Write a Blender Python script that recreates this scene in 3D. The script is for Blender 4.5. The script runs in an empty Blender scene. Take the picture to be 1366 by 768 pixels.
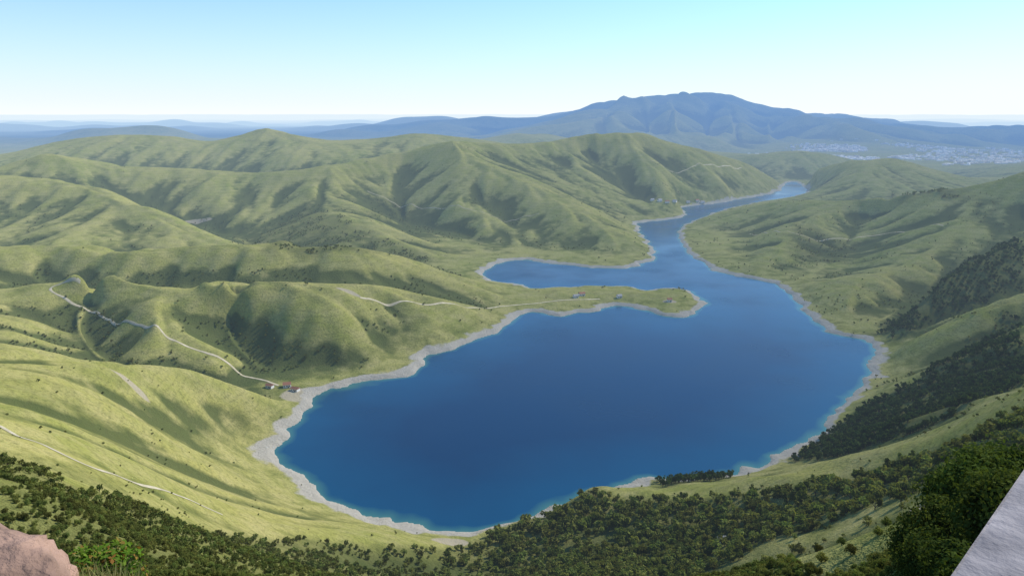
import bpy, numpy as np, math, random, time
from mathutils import Vector, Matrix
T0=time.time()
H=300.0; F=975.0; PT=math.radians(13.5)
cp,sp=math.cos(PT),math.sin(PT)
# Image pixel coordinates plus an assumed forward distance, unprojected through the camera to world
def W(px,py,Y):
    dx=(px-683)/F; dy=(384-py)/F
    fy=cp+dy*sp; fz=-sp+dy*cp
    return (dx/fy*Y, Y, H+fz/fy*Y)
def S(px,py):
    dx=(px-683)/F; dy=(384-py)/F
    fy=cp+dy*sp; fz=-sp+dy*cp
    Y=-H*fy/fz
    return (dx/fy*Y, Y)
LAKE=[(622,708),(600,708),(560,702),(520,694),(480,683),(450,670),(425,655),(405,635),(385,622),(362,612),(368,598),(385,588),(382,572),(398,562),(410,552),(420,535),(428,522),(470,516),(520,507),(545,498),(560,484),(590,470),(630,455),(665,440),(685,428),(700,417),(716,416),(740,421),(770,419),(800,411),(830,408),(855,410),(875,419),(900,425),(922,421),(942,408),(932,395),(915,386),(890,385),(865,389),(845,384),(815,382),(780,382),(745,384),(715,385),(690,380),(660,376),(640,368),(650,358),(668,350),(690,346),(720,349),(760,354),(800,358),(840,358),(862,352),(875,342),(870,328),(858,315),(848,302),(855,296),(885,294),(912,290),(916,284),(905,277),(925,274),(960,271),(985,266),(1010,262),(1040,256),(1045,246),(1058,241),(1072,248),(1080,256),(1062,262),(1020,268),(985,275),(955,283),(930,293),(908,303),(905,315),(912,332),(935,350),(955,362),(990,370),(1030,376),(1050,388),(1060,402),(1080,420),(1100,442),(1135,450),(1168,456),(1172,470),(1160,485),(1163,500),(1140,520),(1118,545),(1095,570),(1060,598),(1030,615),(1000,626),(940,632),(880,642),(830,650),(790,657),(740,672),(700,690),(660,703)]
LK=np.array([S(*p) for p in LAKE])
PL=[# crest lines and valley lines
[(0,330,1130),(70,332,1130),(150,336,1120),(230,341,1100),(330,343,1090),(400,345,1100),(480,340,1120),(520,346,1150),(580,363,1170),(630,376,1190),(670,388,1200)],
[(0,345,1330),(100,352,1300),(250,357,1280),(400,359,1290),(500,357,1330),(580,368,1350)],
[(60,374,1070),(200,378,1050),(300,377,1045),(400,380,1035),(480,378,1060),(550,386,1090)],
[(70,378,960),(110,377,950),(180,383,930),(250,386,915),(320,387,910),(400,389,910),(465,386,950),(530,398,980),(600,405,1040),(660,407,1100),(705,404,1150)],
[(400,389,910),(425,415,872),(445,450,845),(452,480,830),(440,500,818)],
[(180,383,930),(195,410,860),(215,440,810),(250,470,780),(290,490,770)],
[(310,395,935),(305,425,900),(325,460,855),(355,490,815),(375,508,795)],
[(125,395,955),(115,430,885),(130,465,815),(180,492,740)],
[(520,408,965),(518,440,910),(528,475,868)],
[(560,402,1000),(575,430,945),(585,455,905)],
[(0,384,960),(10,420,840),(20,460,720),(40,485,650)],
[(0,517,600),(100,511,640),(200,511,700),(300,521,760),(372,523,785)],
[(0,503,430),(60,501,460),(120,499,500),(200,500,580),(270,508,640),(330,520,690),(370,535,720)],
[(0,235,1870),(60,238,1850),(120,250,1790),(180,272,1700),(240,297,1600),(300,325,1490),(340,338,1430)],
[(120,250,1790),(100,290,1600),(70,322,1400)],[(40,276,1700),(30,300,1580),(20,328,1440)],[(185,302,1560),(195,322,1450)],
[(0,222,2150),(30,212,2150),(60,206,2150),(110,213,2200),(160,222,2250),(260,226,2250),(340,232,2220),(430,225,2150)],
[(0,227,2280),(60,212,2290),(110,218,2330),(200,230,2370),(340,237,2340),(430,231,2280),(500,217,2460)],
[(260,226,2250),(270,250,2080),(280,275,1940)],[(340,232,2220),(330,258,2040),(315,285,1870)],
[(20,243,1990),(100,255,2000),(180,274,1980),(260,300,1870),(320,324,1690),(355,334,1570)],
[(430,225,2150),(418,245,2050),(415,262,1950),(440,275,1880),(490,292,1780),(540,312,1670),(590,335,1550),(630,356,1470)],
[(380,266,1990),(368,295,1830),(352,328,1620)],
[(490,240,2190),(508,256,2120),(530,280,2020),(560,303,1910),(605,325,1760),(650,342,1590)],
[(540,203,2390),(543,232,2260)],
[(430,225,2150),(500,210,2350),(560,198,2400),(600,190,2350)],
[(600,190,2350),(620,205,2260),(640,225,2130),(680,248,2020),(720,268,1900),(770,285,1790),(820,310,1670),(858,338,1550)],
[(600,190,2350),(592,215,2230),(598,250,2060),(620,283,1880),(655,315,1710),(700,338,1570)],
[(645,268,1980),(680,292,1850),(725,318,1690),(765,342,1570)],
[(600,190,2350),(650,192,2500),(700,193,2600),(760,187,2700),(830,179,2750),(870,186,2780),(900,193,2800),(960,206,2900),(1000,220,2950),(1035,240,2980)],
[(560,202,2530),(600,195,2490),(650,199,2640),(700,201,2740),(760,194,2850),(830,185,2910),(870,192,2930),(900,199,2950),(960,213,3050)],
[(640,200,2420),(670,206,2450),(710,212,2490),(750,216,2540)],
[(645,213,2300),(665,221,2290),(700,233,2240),(735,250,2170),(780,274,2100),(835,290,2050)],
[(740,190,2680),(770,215,2520),(800,242,2370),(845,270,2200)],[(785,208,2660),(825,238,2480),(867,266,2310)],
[(830,179,2750),(860,210,2560),(885,240,2400),(900,265,2260)],[(875,212,2700),(908,238,2570),(932,262,2450)],[(900,193,2800),(935,220,2680),(965,245,2570)],
[(0,207,2900),(60,194,2950),(100,186,3000),(160,180,3000),(220,182,3000),(280,190,3000),(320,182,3050),(355,171,3080),(390,180,3100),(440,188,3100),(490,186,3150),(560,178,3200),(610,183,3250),(660,190,3300)],
[(0,212,3060),(100,191,3160),(220,187,3170),(280,195,3160),(355,178,3250),(440,193,3270),(490,191,3320),(560,184,3380),(610,189,3420)],
[(355,171,3080),(360,195,2850),(385,215,2620)],[(220,182,3000),(215,203,2780)],[(100,186,3000),(90,203,2750)],[(490,186,3150),(500,203,2800)],
[(0,232,2500),(100,226,2550),(250,234,2600),(350,240,2520),(450,226,2560),(540,213,2720)],
[(0,230,3700),(200,215,3800),(400,215,3900),(600,210,3900)],
[(650,190,5200),(690,181,5200),(725,180,5200),(765,190,5200)],
[(620,203,2850),(680,210,3050),(740,206,3250),(800,200,3300),(870,203,3350),(930,215,3400),(980,232,3430)],
[(620,206,3700),(700,206,3800),(800,199,3900),(880,202,3950),(940,212,4000)],[(780,194,5000),(880,197,5000),(960,203,4800)],
[(925,297,1980),(960,285,2020),(1000,277,2020),(1050,272,1960),(1100,270,1900),(1150,266,1850),(1200,262,1780),(1250,258,1700),(1310,263,1620),(1366,268,1550),(1420,265,1500)],
[(1250,258,1700),(1275,290,1560),(1245,330,1380),(1195,380,1180),(1140,430,1030)],
[(1180,280,1820),(1140,310,1680),(1110,340,1530),(1075,375,1350)],
[(1100,270,1900),(1060,300,1720),(1035,335,1490),(1030,368,1330)],[(1030,290,1920),(995,322,1710),(975,352,1490)],
[(1400,290,1500),(1366,305,1450),(1320,342,1300),(1260,393,1140),(1205,432,1025),(1172,450,968)],
[(1420,300,1180),(1366,318,1160),(1330,333,1110),(1290,350,1070),(1250,383,1030),(1212,420,980),(1182,448,940)],
[(1400,355,1080),(1366,375,1050),(1300,408,975),(1240,442,930),(1180,465,905)],
[(1400,380,900),(1366,392,880),(1300,418,850),(1240,446,845),(1190,478,845)],
[(1400,415,840),(1366,432,830),(1300,462,800),(1240,492,770),(1180,515,745)],
[(1400,425,750),(1366,440,740),(1300,468,715),(1240,500,685),(1185,535,665),(1130,572,635)],
[(1400,490,600),(1366,502,590),(1300,530,575),(1200,575,548),(1100,615,540),(1000,633,525)],
[(795,645,512),(830,652,505),(870,654,500),(930,648,495),(980,640,490),(1040,630,480),(1100,618,470),(1160,603,460),(1200,590,450),(1260,568,435),(1300,550,420),(1366,520,400),(1420,495,380)],
[(1060,243,2960),(1080,230,2950),(1130,216,2850),(1185,212,2800),(1240,228,2750),(1290,240,2700),(1340,258,2500)],[(1130,216,2850),(1120,240,2650),(1112,258,2450)],[(1185,212,2800),(1195,235,2600),(1205,255,2400)],
[(1090,273,2300),(1200,272,2250),(1300,272,2100)],
[(985,222,3700),(1000,213,3700),(1030,206,3800),(1070,202,3800),(1110,210,3700),(1150,225,3600)],
[(1290,238,3400),(1330,226,3350),(1400,220,3300)],
[(640,184,7600),(690,177,8000),(740,166,8500),(790,150,9000),(812,141,9000),(830,131,9000),(850,135,9000),(870,134,9000),(905,127,9000),(930,134,9000),(950,136,9000),(985,136,9000),(1005,147,9000),(1030,153,9000),(1060,150,9000),(1080,159,9000),(1110,166,9200),(1150,155,9500),(1190,162,9500),(1230,177,9500),(1270,170,11000),(1300,174,11000)],
[(830,133,9000),(840,160,7900),(850,180,7000)],[(905,129,9000),(890,155,8000),(900,182,6800)],[(985,138,9000),(975,160,8000),(990,185,6800)],[(1060,151,9000),(1050,172,7800),(1070,190,6700)],
[(870,160,8300),(872,182,7200)],[(945,162,8400),(940,186,7200)],[(1020,172,8300),(1025,190,7200)],
[(1290,190,7000),(1320,182,7300),(1345,176,7500),(1366,173,7500),(1400,170,7600)],[(1290,203,5800),(1366,207,5500)],
]
PTS=[(0,640,100),(0,610,150),(0,568,260),(0,535,350),(100,680,90),(100,655,140),(100,620,230),(100,580,330),(100,540,420),
(200,720,120),(200,690,200),(200,650,290),(200,600,420),(200,550,530),(300,740,220),(300,710,280),(300,680,350),(300,640,460),(300,600,560),(300,560,630),
(400,745,300),(400,720,350),(400,690,420),(360,660,490),(500,750,370),(500,720,410),(560,730,420),(600,768,385),(600,735,430),(0,440,770),(150,340,1130),
(750,690,470),(800,700,440),(800,740,390),(900,690,430),(900,740,370),(1000,680,410),(1000,730,340),(1100,660,390),(1100,720,300),(1100,768,250),(1200,640,370),(1200,700,260),(1300,600,330),(1300,640,220),(1200,760,150),(1250,680,150),(700,720,450),(700,768,390),
(900,200,6000),(1000,205,5800),(800,190,6500),(1100,195,6000)]
C=[]
for Lp in PL:
    P=np.array(Lp,float)
    a=(P[:,0]-683)/F; l_=np.log(P[:,2]); sg=np.hypot(np.diff(a),np.diff(l_)); cs=np.r_[0,np.cumsum(sg)]
    k_=max(2,int(cs[-1]/.022)+1); s_=np.linspace(0,cs[-1],k_)
    for u,v_,w_ in zip(np.interp(s_,cs,P[:,0]),np.interp(s_,cs,P[:,1]),np.exp(np.interp(s_,cs,l_))): C.append(W(u,v_,w_))
C+=[W(*p) for p in PTS]
def B(b,r,z):
    a=math.radians(b); C.append((r*math.sin(a),r*math.cos(a),z))
for b in(-100,-60,-38,0,38,60,100): B(b,1,298.3)
for b,l in {0:[(3,297.3),(10,292.4),(30,277.5),(60,255),(120,211),(200,152),(300,80)],
 -33:[(3,298.0),(6,296),(12,292.6),(25,285),(50,270)],
 -20:[(5,296.4),(20,285.6),(60,256.8),(120,216)],
 10:[(8,294),(30,277),(80,240),(150,190)],
 20:[(5,296.3),(12,291),(30,278),(60,256),(150,192)],
 27:[(8,294.3),(18,287),(35,276),(70,255)],
 37:[(8,295),(36,284),(80,266),(200,208)],
 -60:[(4,298),(30,285),(100,250),(300,190),(1000,120),(3000,150),(10000,60)],
 60:[(4,298),(30,285),(100,255),(300,190),(1000,140),(3000,150),(10000,100)],
 -100:[(10,295),(100,260),(1000,150),(10000,60)],
 100:[(10,295),(100,260),(1000,150),(10000,60)]}.items():
    for r,z in l: B(b,r,z)
for b in(-40,-30,-20,-10,-3): B(b,4600,70);B(b,5800,40);B(b,7500,30)
for b in(-60,-40,-30,-20,-10,0,10,20,30,40,60):
    B(b,13000,50);B(b,20000,20);B(b,80000,0)
for px in(1120,1220,1320):
    for Y in(4400,5300):
        x,_,_=W(px,200,Y); C.append((x,Y,18))
for px,py,z in((800,397,8),(880,403,8),(740,400,10),(910,405,6),(770,400,8),(840,398,8)):
    x,y=S(px,py); C.append((x,y,z))
for i in range(0,len(LK)): C.append((LK[i][0],LK[i][1],0.5))
for px,py,d in[(600,600,-40),(750,550,-50),(900,520,-50),(1050,500,-40),(620,520,-35),(800,460,-35),(980,440,-30),(950,390,-25),(760,368,-12),(900,350,-20),(520,640,-25),(700,640,-30),(850,600,-35),(480,570,-20),(890,312,-8)]:
    x,y=S(px,py); C.append((x,y,d))
C=np.array(C)
ca=np.arctan2(C[:,0],C[:,1]); cr=np.hypot(C[:,0],C[:,1]); cl=np.log(cr); q=(H-C[:,2])/cr
n=len(C)
def ker(d2): return 0.5*d2*np.log(d2+1e-12)
D2=(ca[:,None]-ca)**2+(cl[:,None]-cl)**2
A=np.zeros((n+3,n+3)); A[:n,:n]=ker(D2)+np.eye(n)*1.2e-6
Pm=np.stack([np.ones(n),ca,cl],1); A[:n,n:]=Pm; A[n:,:n]=Pm.T
w=np.linalg.solve(A,np.r_[q,0,0,0])
th=np.radians(np.r_[np.linspace(-110,-44,50)[:-1],np.linspace(-44,44,960),np.linspace(44,110,50)[1:]])
lr=np.r_[np.linspace(math.log(0.6),math.log(250),130)[:-1],np.linspace(math.log(250),math.log(4200),660)[:-1],np.linspace(math.log(4200),math.log(16000),230)[:-1],np.linspace(math.log(16000),math.log(90000),50)]
TH,LR=np.meshgrid(th,lr); R=np.exp(LR); X=R*np.sin(TH); Y=R*np.cos(TH)
ti=np.unique(np.r_[np.arange(0,th.size,3),th.size-1]); li=np.unique(np.r_[np.arange(0,lr.size,3),lr.size-1])
tc_,lc_=np.meshgrid(th[ti],lr[li]); t=tc_.ravel(); l=lc_.ravel()
Q=np.empty(t.size)
for s in range(0,t.size,8000):
    tt=t[s:s+8000]; ll=l[s:s+8000]
    Q[s:s+8000]=w[n]+w[n+1]*tt+w[n+2]*ll+ker((tt[:,None]-ca)**2+(ll[:,None]-cl)**2)@w[:n]
Q=Q.reshape(tc_.shape)
def cub(xk,yk,xq):
    i=np.clip(np.searchsorted(xk,xq,side='right')-1,0,len(xk)-2); u=((xq-xk[i])/(xk[i+1]-xk[i]))[:,None]
    m=np.gradient(yk,xk,axis=0); hh=(xk[i+1]-xk[i])[:,None]
    return (2*u**3-3*u**2+1)*yk[i]+(u**3-2*u**2+u)*hh*m[i]+(-2*u**3+3*u**2)*yk[i+1]+(u**3-u**2)*hh*m[i+1]
Q=cub(lr[li],Q,lr); Q=cub(th[ti],Q.T,th).T
Hh=H-Q*R
rng=np.random.default_rng(5)
TB=rng.random((256,256,2))
def perlin(x,y,seed=0):
    xi=np.floor(x).astype(int); yi=np.floor(y).astype(int); xf=x-xi; yf=y-yi
    u=xf*xf*xf*(xf*(xf*6-15)+10); v=yf*yf*yf*(yf*(yf*6-15)+10)
    def g(a,b):
        an=TB[(xi+a+seed*37)&255,(yi+b+seed*91)&255,0]*6.2832
        return np.cos(an)*(xf-a)+np.sin(an)*(yf-b)
    return ((g(0,0)*(1-u)+g(1,0)*u)*(1-v)+(g(0,1)*(1-u)+g(1,1)*u)*v)*1.5
def fbm(x,y,o=4,seed=0):
    s=0;a=1;
    for i in range(o): s=s+a*perlin(x,y,seed+i); x=x*2.03;y=y*2.03;a*=.5
    return s
def gully(x,y,dx,dy,seed):
    xi=np.floor(x).astype(int); yi=np.floor(y).astype(int); xf=x-xi; yf=y-yi
    va=0;wt=0
    for i in range(-2,2):
        for j in range(-2,2):
            h=TB[(xi-i+seed*53)&255,(yi-j+seed*17)&255]*0.5
            px=xf+i-h[...,0]; py=yf+j-h[...,1]
            d=px*px+py*py; ww=np.exp(-2*d); m=px*dx+py*dy
            va=va+np.cos(m*6.2832)*ww; wt=wt+ww
    return va/wt
def blur(A,k,it=2):
    for _ in range(it):
        for ax in(0,1):
            P_=np.pad(A,[(k,k) if a==ax else (0,0) for a in(0,1)],mode='edge'); c=np.cumsum(P_,axis=ax); z=np.zeros_like(np.take(c,[0],axis=ax)); c=np.concatenate([z,c],axis=ax)
            m_=A.shape[ax]; A=(np.take(c,np.arange(2*k+1,2*k+1+m_),axis=ax)-np.take(c,np.arange(m_),axis=ax))/(2*k+1)
    return A
def slopedir(Hh,k=.12):
    dr=np.gradient(Hh,axis=0)/np.gradient(R,axis=0); dt=np.gradient(Hh,axis=1)/(np.gradient(TH,axis=1)*R)
    gx=dr*np.sin(TH)+dt*np.cos(TH); gy=dr*np.cos(TH)-dt*np.sin(TH)
    gx=blur(gx,6);gy=blur(gy,6)
    gm=np.hypot(gx,gy)+1e-6; sl=np.clip(gm/k,0,1)
    return -gy/gm*sl,gx/gm*sl,gm
ux,uy,gm=slopedir(Hh)
def smooth(P,it=1,closed=True):
    for _ in range(it):
        Qn=np.roll(P,-1,0); Z_=np.stack([P*.75+Qn*.25,P*.25+Qn*.75],1).reshape(-1,2)
        P=Z_ if closed else np.r_[P[:1],Z_[:-2],P[-1:]]
    return P
LS=smooth(LK,1)
SD=np.full(R.shape,5000.0)
reg=(R>300)&(R<5200)&(np.abs(TH)<0.8)
wx=X+fbm(X/45,Y/45,3,3)*9; wy=Y+fbm(X/45,Y/45,3,9)*9
x0=wx[reg].astype(np.float32); y0=wy[reg].astype(np.float32)
def sdist(x0,y0,LS,closed=True):
    d=np.full(x0.size,1e12,np.float32); ins=np.zeros(x0.size,bool)
    for i in range(len(LS)-(0 if closed else 1)):
        ax,ay=LS[i]; bx,by=LS[(i+1)%len(LS)]; ex,ey=bx-ax,by-ay
        px=x0-np.float32(ax); py=y0-np.float32(ay)
        k=np.clip((px*ex+py*ey)/(ex*ex+ey*ey+1e-9),0,1)
        np.minimum(d,(px-k*ex)**2+(py-k*ey)**2,out=d)
        if closed and abs(ey)>1e-6: ins^=((ay>y0)!=(by>y0))&(x0<(ex*(y0-ay)/ey+ax))
    return np.where(ins,-1,1)*np.sqrt(d)
SD[reg]=sdist(x0,y0,LS)
def ss(a,b,x):
    t=np.clip((x-a)/(b-a),0,1); return t*t*(3-2*t)
near=ss(60,600,R); midz=1-ss(3800,6000,R)
land=ss(5,110,SD)
g1=gully(X/230,Y/230,ux,uy,1); g2=gully(X/100,Y/100,ux,uy,2); g3=gully(X/42,Y/42,ux,uy,3)
G_=g1*6.0+g2*4.6+g3*1.9
det=G_*near*midz*land*np.clip(gm/0.25,.1,1.15)
det+=fbm(X/60,Y/60,4,4)*1.2*near*land*midz+fbm(X/14,Y/14,3,2)*0.3*ss(3,40,R)*ss(0,30,SD)*midz
far=ss(4200,7000,R)
gf=gully(X/1300,Y/1300,ux,uy,5)*60+gully(X/520,Y/520,ux,uy,6)*35
det+=gf*far*np.clip((gm-.02)/0.08,0,1)*(1-ss(10500,13000,R))
det+=fbm(X/420,Y/420,3,14)*26*ss(7000,8500,R)*(1-ss(10500,13000,R))*ss(0,.1,TH)
det+=np.maximum(0,fbm(X/2600,Y/1800,3,7)-.1)*190*far*(1-ss(25000,60000,R))*(1-ss(-.05,.05,TH)*(1-ss(11000,13000,R)))
h=Hh+det
h=np.where(R>14000,h*(1-ss(14000,24000,R))+40*ss(14000,24000,R)*(1+1.6*fbm(X/5000,Y/3000,3,8)),h)
low=0.4+np.clip(SD,0,8)*0.33+np.clip(SD-8,0,60)*0.06
k=2.0
hl=np.logaddexp(h/k,low/k)*k
b=ss(0,35,SD); hl=low*(1-b)+hl*b
hw=-0.4-np.clip(-SD,0,400)*0.22
Z=np.where(SD>0,hl,hw)
Z=np.where(SD>4000,h,Z)
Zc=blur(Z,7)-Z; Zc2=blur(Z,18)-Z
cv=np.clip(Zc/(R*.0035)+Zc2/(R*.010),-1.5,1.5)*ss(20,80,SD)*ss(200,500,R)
def zat(x,y,A=None):
    A=Z if A is None else A
    x=np.asarray(x,float);y=np.asarray(y,float)
    fi=np.interp(np.log(np.hypot(x,y)),lr,np.arange(lr.size)); fj=np.interp(np.arctan2(x,y),th,np.arange(th.size))
    i=np.minimum(fi.astype(int),lr.size-2); j=np.minimum(fj.astype(int),th.size-2); a=fi-i; b=fj-j
    return A[i,j]*(1-a)*(1-b)+A[i+1,j]*a*(1-b)+A[i,j+1]*(1-a)*b+A[i+1,j+1]*a*b
YY=np.geomspace(60,9000,6000)
def G(px,py):
    x,y,z=W(px,py,YY); t=zat(x,y); hit=np.nonzero(z<t)[0]
    i=hit[0] if len(hit) else 5999
    return (float(x[i]),float(y[i]))
def GP(L): return np.array([G(*p) for p in L])
arc=[(12*math.sin(math.radians(a)),12*math.cos(math.radians(a))) for a in(55,40,25,10,-5,-20,-33)]+[(-22,24),(-90,75),(-150,120)]
V={
'near':np.r_[np.array([W(*p)[:2] for p in((-60,600,165),(0,612,152),(100,655,145),(200,690,205),(300,708,285),(400,722,350),(500,733,395),(580,738,428),(640,722,458))]),GP([(700,692),(790,657),(850,668),(960,662),(1080,648),(1180,628),(1260,600),(1366,545)]),np.array([(150,150)]+arc)],
'clear':GP([(905,775),(1000,735),(1100,700),(1180,668),(1262,650),(1240,690),(1190,730),(1100,775)]),
'r2':GP([(1366,415),(1300,460),(1240,496),(1180,528),(1120,568),(1055,614),(1110,612),(1180,590),(1260,560),(1366,514)]),
'r3':GP([(1366,318),(1300,343),(1270,368),(1240,394),(1200,422),(1168,446),(1190,454),(1250,428),(1290,410),(1366,388)]),
'r4':GP([(870,645),(900,632),(960,628),(975,638),(880,650)]),
'v5':GP([(330,325),(370,300),(415,275),(440,285),(500,315),(570,345),(480,337),(360,335)]),
'v6':GP([(490,262),(530,265),(560,285),(540,300),(500,290)]),
'v7':GP([(1060,300),(1130,325),(1130,350),(1060,345)]),
'v8':GP([(1190,258),(1280,259),(1290,266),(1200,268)]),
}
RD={'r1':(GP([(372,514),(345,505),(310,488),(270,470),(220,450),(170,430),(120,412),(85,398),(67,388),(70,381),(110,379)]),2.9),
'r2':(GP([(480,397),(540,402),(600,407),(660,408),(715,404),(760,400),(800,399)]),2.7),
'r3':(GP([(0,568),(60,595),(120,625),(180,643),(240,660),(300,688)]),1.9),
'r5':(GP([(490,255),(560,275),(640,285),(720,285)]),2.0),
'r6':(GP([(870,215),(930,220),(990,224)]),2.5),
'r7':(GP([(1000,312),(1060,316),(1120,318),(1180,308),(1260,302)]),2.2)}
SP=[(G(165,503),19,6),(G(465,389),18,6),(W(100,377,958),12,4),(G(400,527),22,22),(G(265,296),40,10),(G(893,402),12,8),(G(600,722),14,10),(G(1235,672),7,5)]
SP=[((a[0],a[1]),b_,c_) for a,b_,c_ in SP]
HO=[G(*p) for p in((360,517),(383,516),(394,521),(776,394),(826,397),(893,402),(768,397),(880,269),(890,271),(900,270),(918,271),(930,269),(937,271),(870,268))]
vd=np.zeros(R.shape); 
for kx,P in V.items():
    if kx=='clear': continue
    m_=(X>P[:,0].min()-60)&(X<P[:,0].max()+60)&(Y>P[:,1].min()-60)&(Y<P[:,1].max()+60)&(R>8)
    xm,ym,rm_=X[m_],Y[m_],R[m_]
    s_=sdist((xm).astype(np.float32),ym.astype(np.float32),P)+fbm(xm/35,ym/35,3,51)*rm_*.012
    a_=1-ss(-.012,.02,s_/rm_)
    if kx in('v5','v6','v7','v8'): a_=a_*.7
    if kx=='near': a_*=ss(-.02,.02,sdist(xm.astype(np.float32),ym.astype(np.float32),V['clear'])/rm_)*.8
    vd[m_]=np.maximum(vd[m_],a_)
bare=np.zeros(R.shape)
for (x,y),a,b_ in SP: bare=np.maximum(bare,np.exp(-(((X-x)/a)**2+((Y-y)/b_)**2)**2))
def raw(name,v,f,link=True,smooth=True,mats=None):
    v=np.asarray(v,np.float32); f=np.asarray(f,np.int32); kk=f.shape[1]
    m=bpy.data.meshes.new(name); m.vertices.add(len(v)); m.vertices.foreach_set('co',v.ravel())
    m.loops.add(f.size); m.loops.foreach_set('vertex_index',f.ravel())
    m.polygons.add(len(f)); m.polygons.foreach_set('loop_start',np.arange(0,f.size,kk,dtype=np.int32)); m.polygons.foreach_set('loop_total',np.full(len(f),kk,np.int32))
    m.polygons.foreach_set('use_smooth',np.full(len(f),smooth,bool)); m.update()
    if mats is not None: m.polygons.foreach_set('material_index',np.asarray(mats,np.int32))
    o=bpy.data.objects.new(name,m); 
    if link: bpy.context.collection.objects.link(o)
    return o
def mesh_grid(name,X,Y,Z,mask=None):
    nr,nc=X.shape
    v=np.stack([X,Y,Z],-1).reshape(-1,3)
    idx=np.arange(nr*nc).reshape(nr,nc)
    f=np.stack([idx[:-1,:-1],idx[:-1,1:],idx[1:,1:],idx[1:,:-1]],-1).reshape(-1,4)[:,::-1]
    sel=None
    if mask is not None:
        mk=(mask[:-1,:-1]|mask[1:,1:]|mask[:-1,1:]|mask[1:,:-1]).ravel(); f=f[mk]
        used=np.unique(f); rm=np.full(nr*nc,-1); rm[used]=np.arange(used.size); f=rm[f]; v=v[used]; sel=used
    return raw(name,v,f),sel
def attr(o,name,a):
    at=o.data.attributes.new(name,'FLOAT','POINT'); at.data.foreach_set('value',a.astype(np.float32).ravel())
ter,_=mesh_grid('terrain_hills',X,Y,Z)
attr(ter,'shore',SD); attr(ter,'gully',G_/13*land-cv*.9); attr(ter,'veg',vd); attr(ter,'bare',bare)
wat,sel=mesh_grid('lake_water',X[::3,::3],Y[::3,::3],np.zeros_like(Z[::3,::3]),SD[::3,::3]<8)
attr(wat,'depth',-SD[::3,::3].ravel()[sel])
# ---- materials
def mat(name):
    m=bpy.data.materials.new(name); m.use_nodes=True; m.node_tree.nodes.clear(); m.cycles.emission_sampling='NONE'; return m,m.node_tree
def N(nt,typ,ins={},**kw):
    nd=nt.nodes.new(typ)
    for k_,v_ in kw.items(): setattr(nd,k_,v_)
    for k_,v_ in ins.items():
        if isinstance(v_,bpy.types.NodeSocket): nt.links.new(v_,nd.inputs[k_])
        else: nd.inputs[k_].default_value=v_
    return nd
def M(nt,op,a,b=0.0):
    return N(nt,'ShaderNodeMath',{0:a,1:b},operation=op).outputs[0]
def mix(nt,f,a,b,bt='MIX'):
    nd=nt.nodes.new('ShaderNodeMix'); nd.data_type='RGBA'; nd.blend_type=bt
    for i,v in ((0,f),(6,a),(7,b)):
        if isinstance(v,bpy.types.NodeSocket): nt.links.new(v,nd.inputs[i])
        else: nd.inputs[i].default_value=v if i==0 else (*v,1)
    return nd.outputs[2]
def mr(nt,v,a,b,c=0.,d=1.):
    return N(nt,'ShaderNodeMapRange',{0:v,1:a,2:b,3:c,4:d}).outputs[0]
def noise(nt,sc,det=4,vec=None,rough=.55):
    if vec is None: vec=N(nt,'ShaderNodeNewGeometry').outputs['Position']
    return N(nt,'ShaderNodeTexNoise',{'Vector':vec,'Scale':sc,'Detail':det,'Roughness':rough}).outputs[0]
def haze_glow(nt,shader):  # aerial haze painted into each material as emission that grows with distance, no volume
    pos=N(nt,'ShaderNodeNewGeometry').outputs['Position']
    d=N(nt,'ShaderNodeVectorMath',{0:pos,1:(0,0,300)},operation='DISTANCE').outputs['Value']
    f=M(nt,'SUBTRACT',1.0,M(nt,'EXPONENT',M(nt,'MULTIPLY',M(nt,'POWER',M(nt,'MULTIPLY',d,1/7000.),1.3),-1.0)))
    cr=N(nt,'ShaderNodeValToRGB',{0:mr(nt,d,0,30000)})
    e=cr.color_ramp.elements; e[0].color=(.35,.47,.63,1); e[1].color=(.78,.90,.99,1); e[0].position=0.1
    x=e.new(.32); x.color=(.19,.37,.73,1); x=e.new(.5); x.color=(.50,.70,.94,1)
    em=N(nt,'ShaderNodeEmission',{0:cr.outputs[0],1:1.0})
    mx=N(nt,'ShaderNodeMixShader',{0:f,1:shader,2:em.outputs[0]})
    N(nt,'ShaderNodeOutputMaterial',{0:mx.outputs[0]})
m,nt=mat('hill_grass')
at=lambda s:N(nt,'ShaderNodeAttribute',attribute_name=s).outputs['Fac']
sh=at('shore'); gu=at('gully'); ve=at('veg'); ba=at('bare')
geo=N(nt,'ShaderNodeNewGeometry'); pos=geo.outputs['Position']
sx=N(nt,'ShaderNodeSeparateXYZ',{0:pos}); px_=sx.outputs[0]
n1=noise(nt,.006,3); n2=noise(nt,.05,4); n3=noise(nt,.35,4,rough=.8); n4=noise(nt,.018,3)
c=mix(nt,mr(nt,n1,.35,.65),(.32,.33,.075),(.47,.42,.125))
c=mix(nt,mr(nt,n2,.38,.7,0,.65),c,(.53,.45,.19))
c=mix(nt,mr(nt,n4,.55,.72,0,.5),c,(.17,.19,.05))
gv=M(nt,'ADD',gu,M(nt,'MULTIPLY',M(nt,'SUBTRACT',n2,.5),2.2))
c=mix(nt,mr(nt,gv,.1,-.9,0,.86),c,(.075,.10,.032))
c=mix(nt,mr(nt,n3,.48,.66,0,.58),c,(.12,.14,.04))
tz=M(nt,'SINE',M(nt,'ADD',M(nt,'MULTIPLY',sx.outputs[2],1.1),M(nt,'MULTIPLY',n2,9.)))
c=mix(nt,mr(nt,tz,.6,1,0,.16),c,(.10,.10,.04))
c=mix(nt,M(nt,'MULTIPLY',ve,.75),c,mix(nt,n2,(.06,.08,.024),(.15,.15,.05)))
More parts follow.
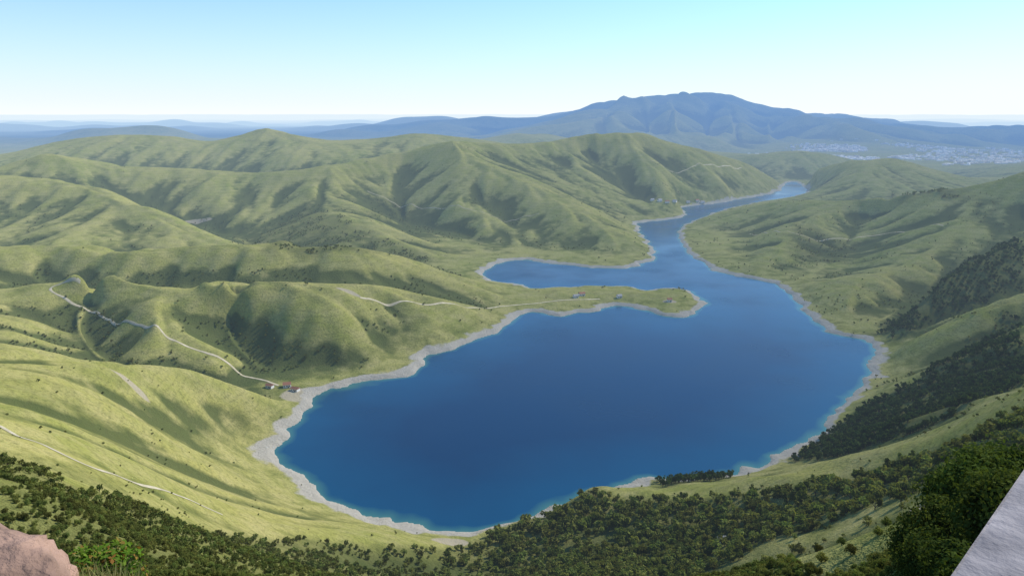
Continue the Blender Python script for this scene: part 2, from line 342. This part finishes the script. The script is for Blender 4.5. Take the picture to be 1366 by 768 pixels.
c=mix(nt,mr(nt,M(nt,'ADD',ba,M(nt,'MULTIPLY',M(nt,'SUBTRACT',n2,.5),.6)),.35,.55,0,.85),c,(.50,.42,.30))
bn=M(nt,'ADD',sh,M(nt,'MULTIPLY',M(nt,'SUBTRACT',n2,.5),24.))
wd_=mr(nt,px_,-100,100,14,11)
c=mix(nt,mr(nt,M(nt,'SUBTRACT',bn,wd_),2,-1.5),c,mix(nt,n3,(.64,.58,.47),(.36,.32,.25)))
bs=N(nt,'ShaderNodeBump',{'Strength':1.,'Distance':1.8,'Height':n3})
p=N(nt,'ShaderNodeBsdfDiffuse',{'Color':c,'Roughness':.9,'Normal':bs.outputs[0]})
haze_glow(nt,p.outputs[0]); ter.data.materials.append(m)
m,nt=mat('lake_water')
dp=N(nt,'ShaderNodeAttribute',attribute_name='depth').outputs['Fac']
c=mix(nt,mr(nt,dp,-2,9),(.05,.16,.14),(.001,.053,.122))
wn=noise(nt,.008,3)
c=mix(nt,mr(nt,M(nt,'ADD',dp,M(nt,'MULTIPLY',M(nt,'SUBTRACT',wn,.5),60.)),6,110),c,(.0,.027,.078))
b1=noise(nt,.5,2); bb=N(nt,'ShaderNodeBump',{'Strength':.12,'Distance':.3,'Height':b1})
rg=mr(nt,wn,.35,.65,.1,.28)
p=N(nt,'ShaderNodeBsdfPrincipled',{'Base Color':c,'Roughness':rg,'IOR':1.33,'Specular IOR Level':.27,'Normal':bb.outputs[0]})
haze_glow(nt,p.outputs[0]); wat.data.materials.append(m)
def flat(name,c1,c2,sc=1.,rough=.9,rnd=0.,bump=0.,trans=0.):
    m,nt=mat(name); tc=N(nt,'ShaderNodeTexCoord').outputs['Object']
    c=mix(nt,mr(nt,noise(nt,sc,2,tc),.35,.65),c1,c2)
    if rnd:
        r_=N(nt,'ShaderNodeObjectInfo').outputs['Random']
        hs=N(nt,'ShaderNodeHueSaturation',{'Hue':mr(nt,r_,0,1,.5-.035*rnd,.5+.02*rnd),'Value':mr(nt,M(nt,'FRACT',M(nt,'MULTIPLY',r_,7.3)),0,1,1-.45*rnd,1+.5*rnd),'Color':c}); c=hs.outputs[0]
    if trans:
        d_=N(nt,'ShaderNodeBsdfDiffuse',{'Color':c}); t_=N(nt,'ShaderNodeBsdfTranslucent',{'Color':mix(nt,1.,c,(1.3,1.3,.6),'MULTIPLY')})
        p=N(nt,'ShaderNodeMixShader',{0:trans,1:d_.outputs[0],2:t_.outputs[0]}); haze_glow(nt,p.outputs[0]); return m
    kw={'Base Color':c,'Roughness':rough,'Specular IOR Level':.2}
    if bump: kw['Normal']=N(nt,'ShaderNodeBump',{'Strength':bump,'Distance':.05,'Height':noise(nt,sc*3,6,tc)}).outputs[0]
    p=N(nt,'ShaderNodeBsdfPrincipled',kw); haze_glow(nt,p.outputs[0]); return m
m_leaf=flat('scrub_leaves',(.085,.105,.025),(.17,.19,.05),1.5,.8,1.,0,.35)
m_forest=flat('forest_leaves',(.035,.058,.018),(.075,.105,.03),1.5,.8,.8,0,.25)
m_leafn=flat('dark_leaves',(.04,.062,.014),(.10,.13,.026),2,.7,.5,0,.3)
m_bark=flat('bark',(.06,.045,.03),(.11,.09,.07),3)
m_dirt=flat('dirt_track',(.50,.43,.30),(.38,.33,.21),.15)
m_grass=flat('dry_grass',(.40,.34,.15),(.18,.22,.06),1,.9,.6,0,.3)
m_shrub=flat('green_leaves',(.08,.17,.02),(.16,.23,.03),6,.6,0,0,.35)
m_orange=flat('orange_leaves',(.34,.14,.04),(.22,.18,.04),6,.6,0,0,.3)
m_rock=flat('red_rock',(.40,.25,.18),(.15,.095,.07),3.5,.95,0,1.)
m_wood=flat('weathered_wood',(.17,.155,.16),(.30,.27,.27),6,.8,0,.5)
# ---- ribbons
for kx,(P,wd2) in RD.items():
    P=smooth(P,3,False); seg=np.r_[0,np.cumsum(np.hypot(*np.diff(P,axis=0).T))]
    s=np.arange(0,seg[-1],3.); x=np.interp(s,seg,P[:,0]); y=np.interp(s,seg,P[:,1])
    x=x+fbm(s/45,s*0,2,11)*1.2; y=y+fbm(s/45,s*0+9,2,12)*1.2
    tx=np.gradient(x);ty=np.gradient(y);L_=np.hypot(tx,ty)+1e-6;tx/=L_;ty/=L_
    vs=[]
    for o_ in(-.5,-.2,.2,.5):
        ww=wd2*(1+.35*perlin(s/12,s*0+o_*9,4)); xx=x-ty*ww*o_; yy=y+tx*ww*o_; vs.append(np.stack([xx,yy,zat(xx,yy)+(.4 if abs(o_)<.3 else .2)],-1))
    v=np.stack(vs,1).reshape(-1,3); ns=len(s); f=[]
    for i in range(ns-1):
        for j in range(3): a=i*4+j; f.append((a,a+4,a+5,a+1))
    o=raw('dirt_road',v,np.array(f)[:,::-1]); o.data.materials.append(m_dirt)
# ---- trees
def leafcloud(rs,nl,size,rad,zc,nclump,squash=.8):
    cc=rs.normal(size=(nclump,3)); cc/=np.linalg.norm(cc,axis=1)[:,None]; cc*=rs.uniform(.25,1,(nclump,1))**.6; cc*=rad*.72; cc[:,2]*=squash
    cr_=rs.uniform(.28,.5,nclump)*rad
    k_=rs.integers(0,nclump,nl); d=rs.normal(size=(nl,3)); d/=np.linalg.norm(d,axis=1)[:,None]; d*=rs.uniform(.5,1.05,(nl,1))
    p=cc[k_]+d*cr_[k_][:,None]; p[:,2]+=zc
    n_=d+rs.normal(size=(nl,3))*.45+np.array([0,0,.25]); n_/=np.linalg.norm(n_,axis=1)[:,None]
    a=np.cross(n_,rs.normal(size=(nl,3))); a/=np.linalg.norm(a,axis=1)[:,None]; b=np.cross(n_,a)
    s=size*rs.uniform(.6,1.3,(nl,1))
    q_=np.stack([p-a*s,p+b*s*.6,p+a*s,p-b*s*.6],1)
    return q_.reshape(-1,3),np.arange(nl*4).reshape(-1,4)
def tube(p0,p1,r0,r1,k=5):
    p0=np.array(p0,float);p1=np.array(p1,float);d=p1-p0;d/=np.linalg.norm(d);a=np.cross(d,(.3,.9,.1));a/=np.linalg.norm(a);b=np.cross(d,a)
    an=np.arange(k)*2*math.pi/k; c_=np.outer(np.cos(an),a)+np.outer(np.sin(an),b)
    return np.r_[p0+c_*r0,p1+c_*r1],np.array([(i,(i+1)%k,(i+1)%k+k,i+k) for i in range(k)])
def tree(name,seed,nl,ls,nclump,hgt=1.,rad=.45,trunk=.35,m1=None,m2=None,frac2=0):
    rs=np.random.default_rng(seed)
    v,f=leafcloud(rs,nl,ls,rad,hgt-rad*.85,nclump); mi=np.zeros(nl,int)
    if frac2: mi[rs.random(nl)<frac2]=2
    parts=[tube((0,0,-.15),(.02,.01,trunk),.045,.03)]
    for i in range(4):
        an=i*1.6+rs.random(); parts.append(tube((.02,.01,trunk*rs.uniform(.5,1)),(math.cos(an)*rad*.6,math.sin(an)*rad*.6,hgt-rad*rs.uniform(.5,1.1)),.025,.008))
    for pv,pf in parts: f=np.r_[f,pf+len(v)]; v=np.r_[v,pv]; mi=np.r_[mi,np.ones(len(pf),int)]
    o=raw(name,v,f,True,False,mi); o.data.materials.append(m1 or m_leaf); o.data.materials.append(m_bark)
    if frac2: o.data.materials.append(m_orange)
    return o
def instancer(name,child,x,y,s,zo=0.,rs=None):
    nn=len(x); z=zat(x,y)+zo; an=rs.uniform(0,6.28,nn)
    v=np.stack([np.stack([x+s*.7071*np.cos(an+k_*math.pi/2),y+s*.7071*np.sin(an+k_*math.pi/2),z],-1) for k_ in range(4)],1).reshape(-1,3)
    o=raw(name,v,np.arange(nn*4).reshape(-1,4)); o.instance_type='FACES'; o.use_instance_faces_scale=True; o.show_instancer_for_render=False; o.show_instancer_for_viewport=False
    child.parent=o
rs=np.random.default_rng(11)
def sample(P,sp,keep=1.,clear=None,nz=60.,th_=-.2):
    a=np.arctan2(P[:,0],P[:,1]); L_=np.log(np.hypot(P[:,0],P[:,1])); ar=(a.max()-a.min())*(L_.max()-L_.min())
    nn=int(ar/sp**2); t_=rs.uniform(a.min(),a.max(),nn); l_=rs.uniform(L_.min(),L_.max(),nn); r_=np.exp(l_)
    x=r_*np.sin(t_); y=r_*np.cos(t_)
    s_=sdist(x,y,P); ok=(s_+fbm(x/35,y/35,3,51)*r_*.012<0)&(rs.random(nn)<keep)&(fbm(x/nz,y/nz,3,23)>th_)
    if clear is not None: ok&=(sdist(x,y,clear)>0)|(rs.random(nn)<.05)
    ok&=zat(x,y,SD)>7
    return x[ok],y[ok],r_[ok]
xs=[];ys=[];sz=[]
x,y,r=sample(V['near'],.0100,1,V['clear'],40,-9)
lf=1-ss(-90,60,x)
s=np.clip(r*.0150*(1-.4*lf),.3,6.5)*rs.uniform(.35,1.35,len(x))
pn=fbm(np.arctan2(x,y)/.09+50,np.log(r)/.09+50,3,61)
kp_=(pn>-.75+.35*lf)&((r>30)|(x>-8)|(rs.random(len(x))<.15)); x,y,r,s=x[kp_],y[kp_],r[kp_],s[kp_]
nb=(r<120)
mx_,my_,ms_=x[nb],y[nb],s[nb]
fb=r>=120; xs.append(x[fb]);ys.append(y[fb]);sz.append(s[fb])
fx=[];fy_=[];fs=[]
for kx,sp_,kp,tz_,szz in(('r2',.0050,1,-.6,5.5),('r3',.0040,1,-.6,5.5),('r4',.008,1,-9,6),('v5',.0038,.6,.0,3.8),('v6',.0038,.6,.0,3.8),('v7',.0038,.5,0,4),('v8',.003,.7,0,6)):
    x,y,r=sample(V[kx],sp_,kp,None,50,tz_)
    if kx[0]=='r': fx.append(x);fy_.append(y);fs.append(szz*rs.uniform(.5,1.25,len(x)))
    else: xs.append(x);ys.append(y);sz.append(szz*rs.uniform(.5,1.25,len(x)))
nn=60000; t_=rs.uniform(-.7,.75,nn); r_=np.exp(rs.uniform(math.log(180),math.log(2800),nn)); x=r_*np.sin(t_); y=r_*np.cos(t_)
gg=zat(x,y,cv); dn=fbm(x/90,y/90,3,31); ok=(zat(x,y,SD)>9)&(((gg>.38)&(dn>-.1)&(r_>700))|((dn>.55)&(rs.random(nn)<.12))|((dn>.25)&(x>250)&(rs.random(nn)<.35))|(rs.random(nn)<.012))
xs.append(x[ok]);ys.append(y[ok]);sz.append(np.clip(r_[ok]*.004,1.,3.6)*rs.uniform(.5,1.2,ok.sum()))
xs=np.concatenate(xs);ys=np.concatenate(ys);sz=np.concatenate(sz)
kk=rs.integers(0,4,len(xs))
for i in range(4):
    ch=tree('scrub_oak',100+i,130,.12,9,1.,.5,.25); mk=kk==i; instancer('woodland',ch,xs[mk],ys[mk],sz[mk],0,rs)
fx=np.concatenate(fx);fy_=np.concatenate(fy_);fs=np.concatenate(fs); kk=rs.integers(0,3,len(fx))
for i in range(3):
    ch=tree('forest_tree',150+i,130,.12,8,1.1,.45,.3,m_forest); mk=kk==i; instancer('lakeside_forest',ch,fx[mk],fy_[mk],fs[mk],0,rs)
kk=rs.integers(0,3,len(mx_))
for i in range(3):
    ch=tree('scrub_bush',200+i,900,.05,14,.85,.5,.2); mk=kk==i; instancer('hillside_scrub',ch,mx_[mk],my_[mk],ms_[mk],0,rs)
bx=[];by=[];bs_=[]
for px,py,Yd,s_ in((1345,590,34,4.2),(1366,570,38,4.6),(1320,620,33,3.8),(1300,640,36,3.4),(1290,680,30,3.4),(1270,700,32,3.2),(1250,730,28,3.0),(1330,660,25,3.4),(1366,640,24,3.6),(1290,740,20,2.8),(1240,762,24,2.6),(1330,710,18,2.8),(1215,770,30,2.6),(1366,610,50,5)):
    x,y,_=W(px,py,Yd); bx.append(x);by.append(y);bs_.append(s_)
bx=np.array(bx);by=np.array(by);bs_=np.array(bs_)
for i in range(3):
    ch=tree('leafy_bush',300+i,5200,.028,34,1.,.55,.25,m_leafn); instancer('dark_bushes',ch,bx[i::3],by[i::3],bs_[i::3],-.3,rs)
best=None
for Yd in np.arange(3.3,9,.1):
    x,y,z=W(132,712,Yd); g=float(zat(x,y)); e=abs(g+.1*Yd-z)
    if best is None or e<best[0]: best=(e,x,y,g,Yd)
o=tree('green_shrub',400,3000,.035,16,1.,.55,.2,m_shrub,None,.13); o.location=(best[1],best[2],best[3]-.02); o.scale=(.13*best[4],)*2+(.115*best[4],)
def tuft(seed):
    rs2=np.random.default_rng(seed); v=[];f=[]
    for i in range(45):
        a=rs2.uniform(0,6.28); p0=np.array([rs2.normal()*.18,rs2.normal()*.18,-.03]); l_=rs2.uniform(.5,1.1); lean=rs2.uniform(.1,.6); d=np.array([math.cos(a)*lean,math.sin(a)*lean,1])*l_
        sd_=np.array([-math.sin(a),math.cos(a),0])*.014; b0=len(v); v+=[p0-sd_,p0+sd_,p0+d*.55+sd_*.7,p0+d*.55-sd_*.7]; tip=p0+d+np.array([math.cos(a),math.sin(a),-.3])*.15*l_
        v+=[tip-sd_*.1,tip+sd_*.1]; f+=[(b0,b0+1,b0+2,b0+3),(b0+3,b0+2,b0+5,b0+4)]
    o=raw('tuft',v,f,True,False); o.data.materials.append(m_grass); return o
nn=4200; t_=rs.uniform(-.85,-.54,nn); r_=np.exp(rs.uniform(math.log(3.2),math.log(50),nn)); ch=[tuft(1),tuft(2)]
x=r_*np.sin(t_);y=r_*np.cos(t_);s=np.clip(.12+r_*.012,.1,.6)*rs.uniform(.6,1.2,nn)
for i in range(2): instancer('dry_grass',ch[i],x[i::2],y[i::2],s[i::2],0,rs)
import bmesh
bm=bmesh.new(); bmesh.ops.create_icosphere(bm,subdivisions=6,radius=1)
P=np.array([v.co[:] for v in bm.verts]); P=np.sign(P)*np.abs(P)**.75
nz_=fbm(P[:,0]*1.6+P[:,2]*1.3,P[:,1]*1.6-P[:,2],5,41)*.15+np.abs(fbm(P[:,0]*3,P[:,1]*3+P[:,2]*2,4,42))*-.10
P=P*(1+nz_[:,None])*np.array([1.55,1.75,.8])+np.array([-3.0,1.40,297.64])
for v,p_ in zip(bm.verts,P): v.co=p_
me=bpy.data.meshes.new('rock_outcrop'); bm.to_mesh(me); o=bpy.data.objects.new('rock_outcrop',me); bpy.context.collection.objects.link(o); me.materials.append(m_rock)
def box(v,f,c,s,rz=0.):
    b0=len(v); ca_,sa=math.cos(rz),math.sin(rz)
    for dx,dy,dz in((-1,-1,-1),(1,-1,-1),(1,1,-1),(-1,1,-1),(-1,-1,1),(1,-1,1),(1,1,1),(-1,1,1)):
        x=dx*s[0]/2;y=dy*s[1]/2; v.append((c[0]+x*ca_-y*sa,c[1]+x*sa+y*ca_,c[2]+dz*s[2]/2))
    f+=[tuple(b0+i for i in q_) for q_ in((0,3,2,1),(4,5,6,7),(0,1,5,4),(1,2,6,5),(2,3,7,6),(3,0,4,7))]
em=bpy.data.objects.new('wooden_railing',None); bpy.context.collection.objects.link(em)
p0=Vector((.874,1.3,299.05)); dr_=Vector((.586,.6,-.04)).normalized(); sd_=Vector((dr_.y,-dr_.x,0)).normalized()
def plank(name,c,L_,w_,h_):
    bm=bmesh.new(); bmesh.ops.create_cube(bm,size=1); bmesh.ops.scale(bm,vec=(w_,L_,h_),verts=bm.verts); bmesh.ops.bevel(bm,geom=bm.edges[:],offset=.008,segments=2,affect='EDGES')
    me=bpy.data.meshes.new(name); bm.to_mesh(me); bm.free(); o=bpy.data.objects.new(name,me); bpy.context.collection.objects.link(o); o.parent=em; me.materials.append(m_wood)
    o.location=c; return o
rz=math.atan2(-dr_.x,dr_.y)
for nm,off in(('top_plank',.15),('top_plank_outer',.462)):
    o=plank(nm,p0+dr_*.3+sd_*off,5.,.30,.045); o.rotation_euler=(math.asin(dr_.z),0,rz)
for i,tt in enumerate((-1.6,.0,1.6,2.6)):
    c_=p0+dr_*tt+sd_*.3; o=plank('post_%d'%i,(c_.x,c_.y,c_.z-.62),.1,.1,1.18); o.rotation_euler=(0,0,rz)
m_wall=flat('white_render',(.62,.60,.55),(.72,.70,.66),2); m_roof=flat('tile_roof',(.32,.14,.08),(.22,.11,.07),3); m_glass=flat('dark_window',(.03,.04,.05),(.05,.06,.08),2,.2); m_grey=flat('grey_roof',(.3,.3,.31),(.22,.22,.23),3)
def house(x,y,w_,d_,h_,rz,roof):
    e=bpy.data.objects.new('house',None); bpy.context.collection.objects.link(e); e.location=(x,y,float(zat(x,y))-.2); e.rotation_euler=(0,0,rz)
    def ch(nm,v,f,m):
        me=bpy.data.meshes.new(nm); me.from_pydata(v,[],f); me.update(); o=bpy.data.objects.new(nm,me); bpy.context.collection.objects.link(o); o.parent=e; me.materials.append(m)
    v=[];f=[];box(v,f,(0,0,h_/2),(w_,d_,h_)); ch('walls',v,f,m_wall)
    v=[(-w_/2-.4,-d_/2-.4,h_),(w_/2+.4,-d_/2-.4,h_),(w_/2+.4,d_/2+.4,h_),(-w_/2-.4,d_/2+.4,h_),(-w_/2-.4,0,h_+d_*.35),(w_/2+.4,0,h_+d_*.35)]
    ch('roof',v,[(0,1,5,4),(2,3,4,5),(0,4,3),(1,2,5)],roof)
    v=[];f=[]
    for i in range(3): box(v,f,(-w_/3+i*w_/3,-d_/2-.02,h_*.6),(1.1,.08,1.1))
    ch('windows',v,f,m_glass)
    v=[];f=[];box(v,f,(w_*.17,-d_/2-.03,1.1),(1,.1,2.1)); ch('door',v,f,m_bark)
rh=random.Random(4)
for i,(x,y) in enumerate(HO):
    sc_=1. if i<7 else 1.5
    house(x,y,rh.uniform(7,10)*sc_,rh.uniform(5,7)*sc_,rh.uniform(3,4)*sc_,rh.uniform(-.5,.5),m_roof if rh.random()<.5 else m_grey)
x,y=G(963,723); house(x,y,4,3.5,3,.3,m_grey)
v=[];f=[]
for i in range(3000):
    px=rh.uniform(1055,1400); Yd=rh.uniform(3900,6200); r0=W(px,200,Yd)
    if rh.random()<.5: px=rh.gauss(1140,40); Yd=rh.gauss(5200,400); r0=W(px,200,Yd)
    if perlin(np.array([r0[0]/500]),np.array([r0[1]/900]),33)[0]<-.05: continue
    z=float(zat(r0[0],r0[1])); 
    if z>75: continue
    hh=rh.choice((6,7,8,9,14)); box(v,f,(r0[0],r0[1],z+hh/2-1),(rh.uniform(12,32),rh.uniform(10,20),hh),rh.uniform(0,3))
o=raw('town_buildings',v,f,True,False); o.data.materials.append(flat('town_walls',(.8,.77,.73),(.45,.38,.34),.02))
# ---- world
wd=bpy.data.worlds.new('World'); bpy.context.scene.world=wd; wd.use_nodes=True; nt=wd.node_tree
AZ,EL=math.radians(60),math.radians(42)
sk=nt.nodes.new('ShaderNodeTexSky'); sk.sky_type='NISHITA'; sk.sun_disc=False; sk.sun_elevation=EL; sk.sun_rotation=AZ; sk.altitude=300; sk.dust_density=.6; sk.ozone_density=2
gz=N(nt,'ShaderNodeSeparateXYZ',{0:N(nt,'ShaderNodeTexCoord').outputs['Generated']})
hz=M(nt,'EXPONENT',M(nt,'MULTIPLY',M(nt,'MAXIMUM',gz.outputs[2],0.),-11.))
sc1=mix(nt,1.,sk.outputs[0],(.78,1.28,1.65),'MULTIPLY')
colr=mix(nt,hz,sc1,(8.0,8.5,8.8))
nt.links.new(colr,nt.nodes['Background'].inputs[0]); nt.nodes['Background'].inputs[1].default_value=.12
L=bpy.data.lights.new('sun','SUN'); L.energy=5.0; L.angle=math.radians(.5); L.color=(1,.95,.86)
lo=bpy.data.objects.new('sun',L); bpy.context.collection.objects.link(lo)
dv=Vector((math.sin(AZ)*math.cos(EL),math.cos(AZ)*math.cos(EL),math.sin(EL))); lo.rotation_euler=(dv).to_track_quat('Z','Y').to_euler()
cam=bpy.data.cameras.new('camera'); co=bpy.data.objects.new('camera',cam); bpy.context.collection.objects.link(co)
co.location=(0,0,H); co.rotation_euler=(math.pi/2-PT,0,0); cam.sensor_width=36; cam.lens=36*F/1366; cam.clip_end=200000; cam.clip_start=.1
sc=bpy.context.scene; sc.camera=co; sc.view_settings.view_transform='Standard'; sc.view_settings.look='None'; sc.view_settings.exposure=0
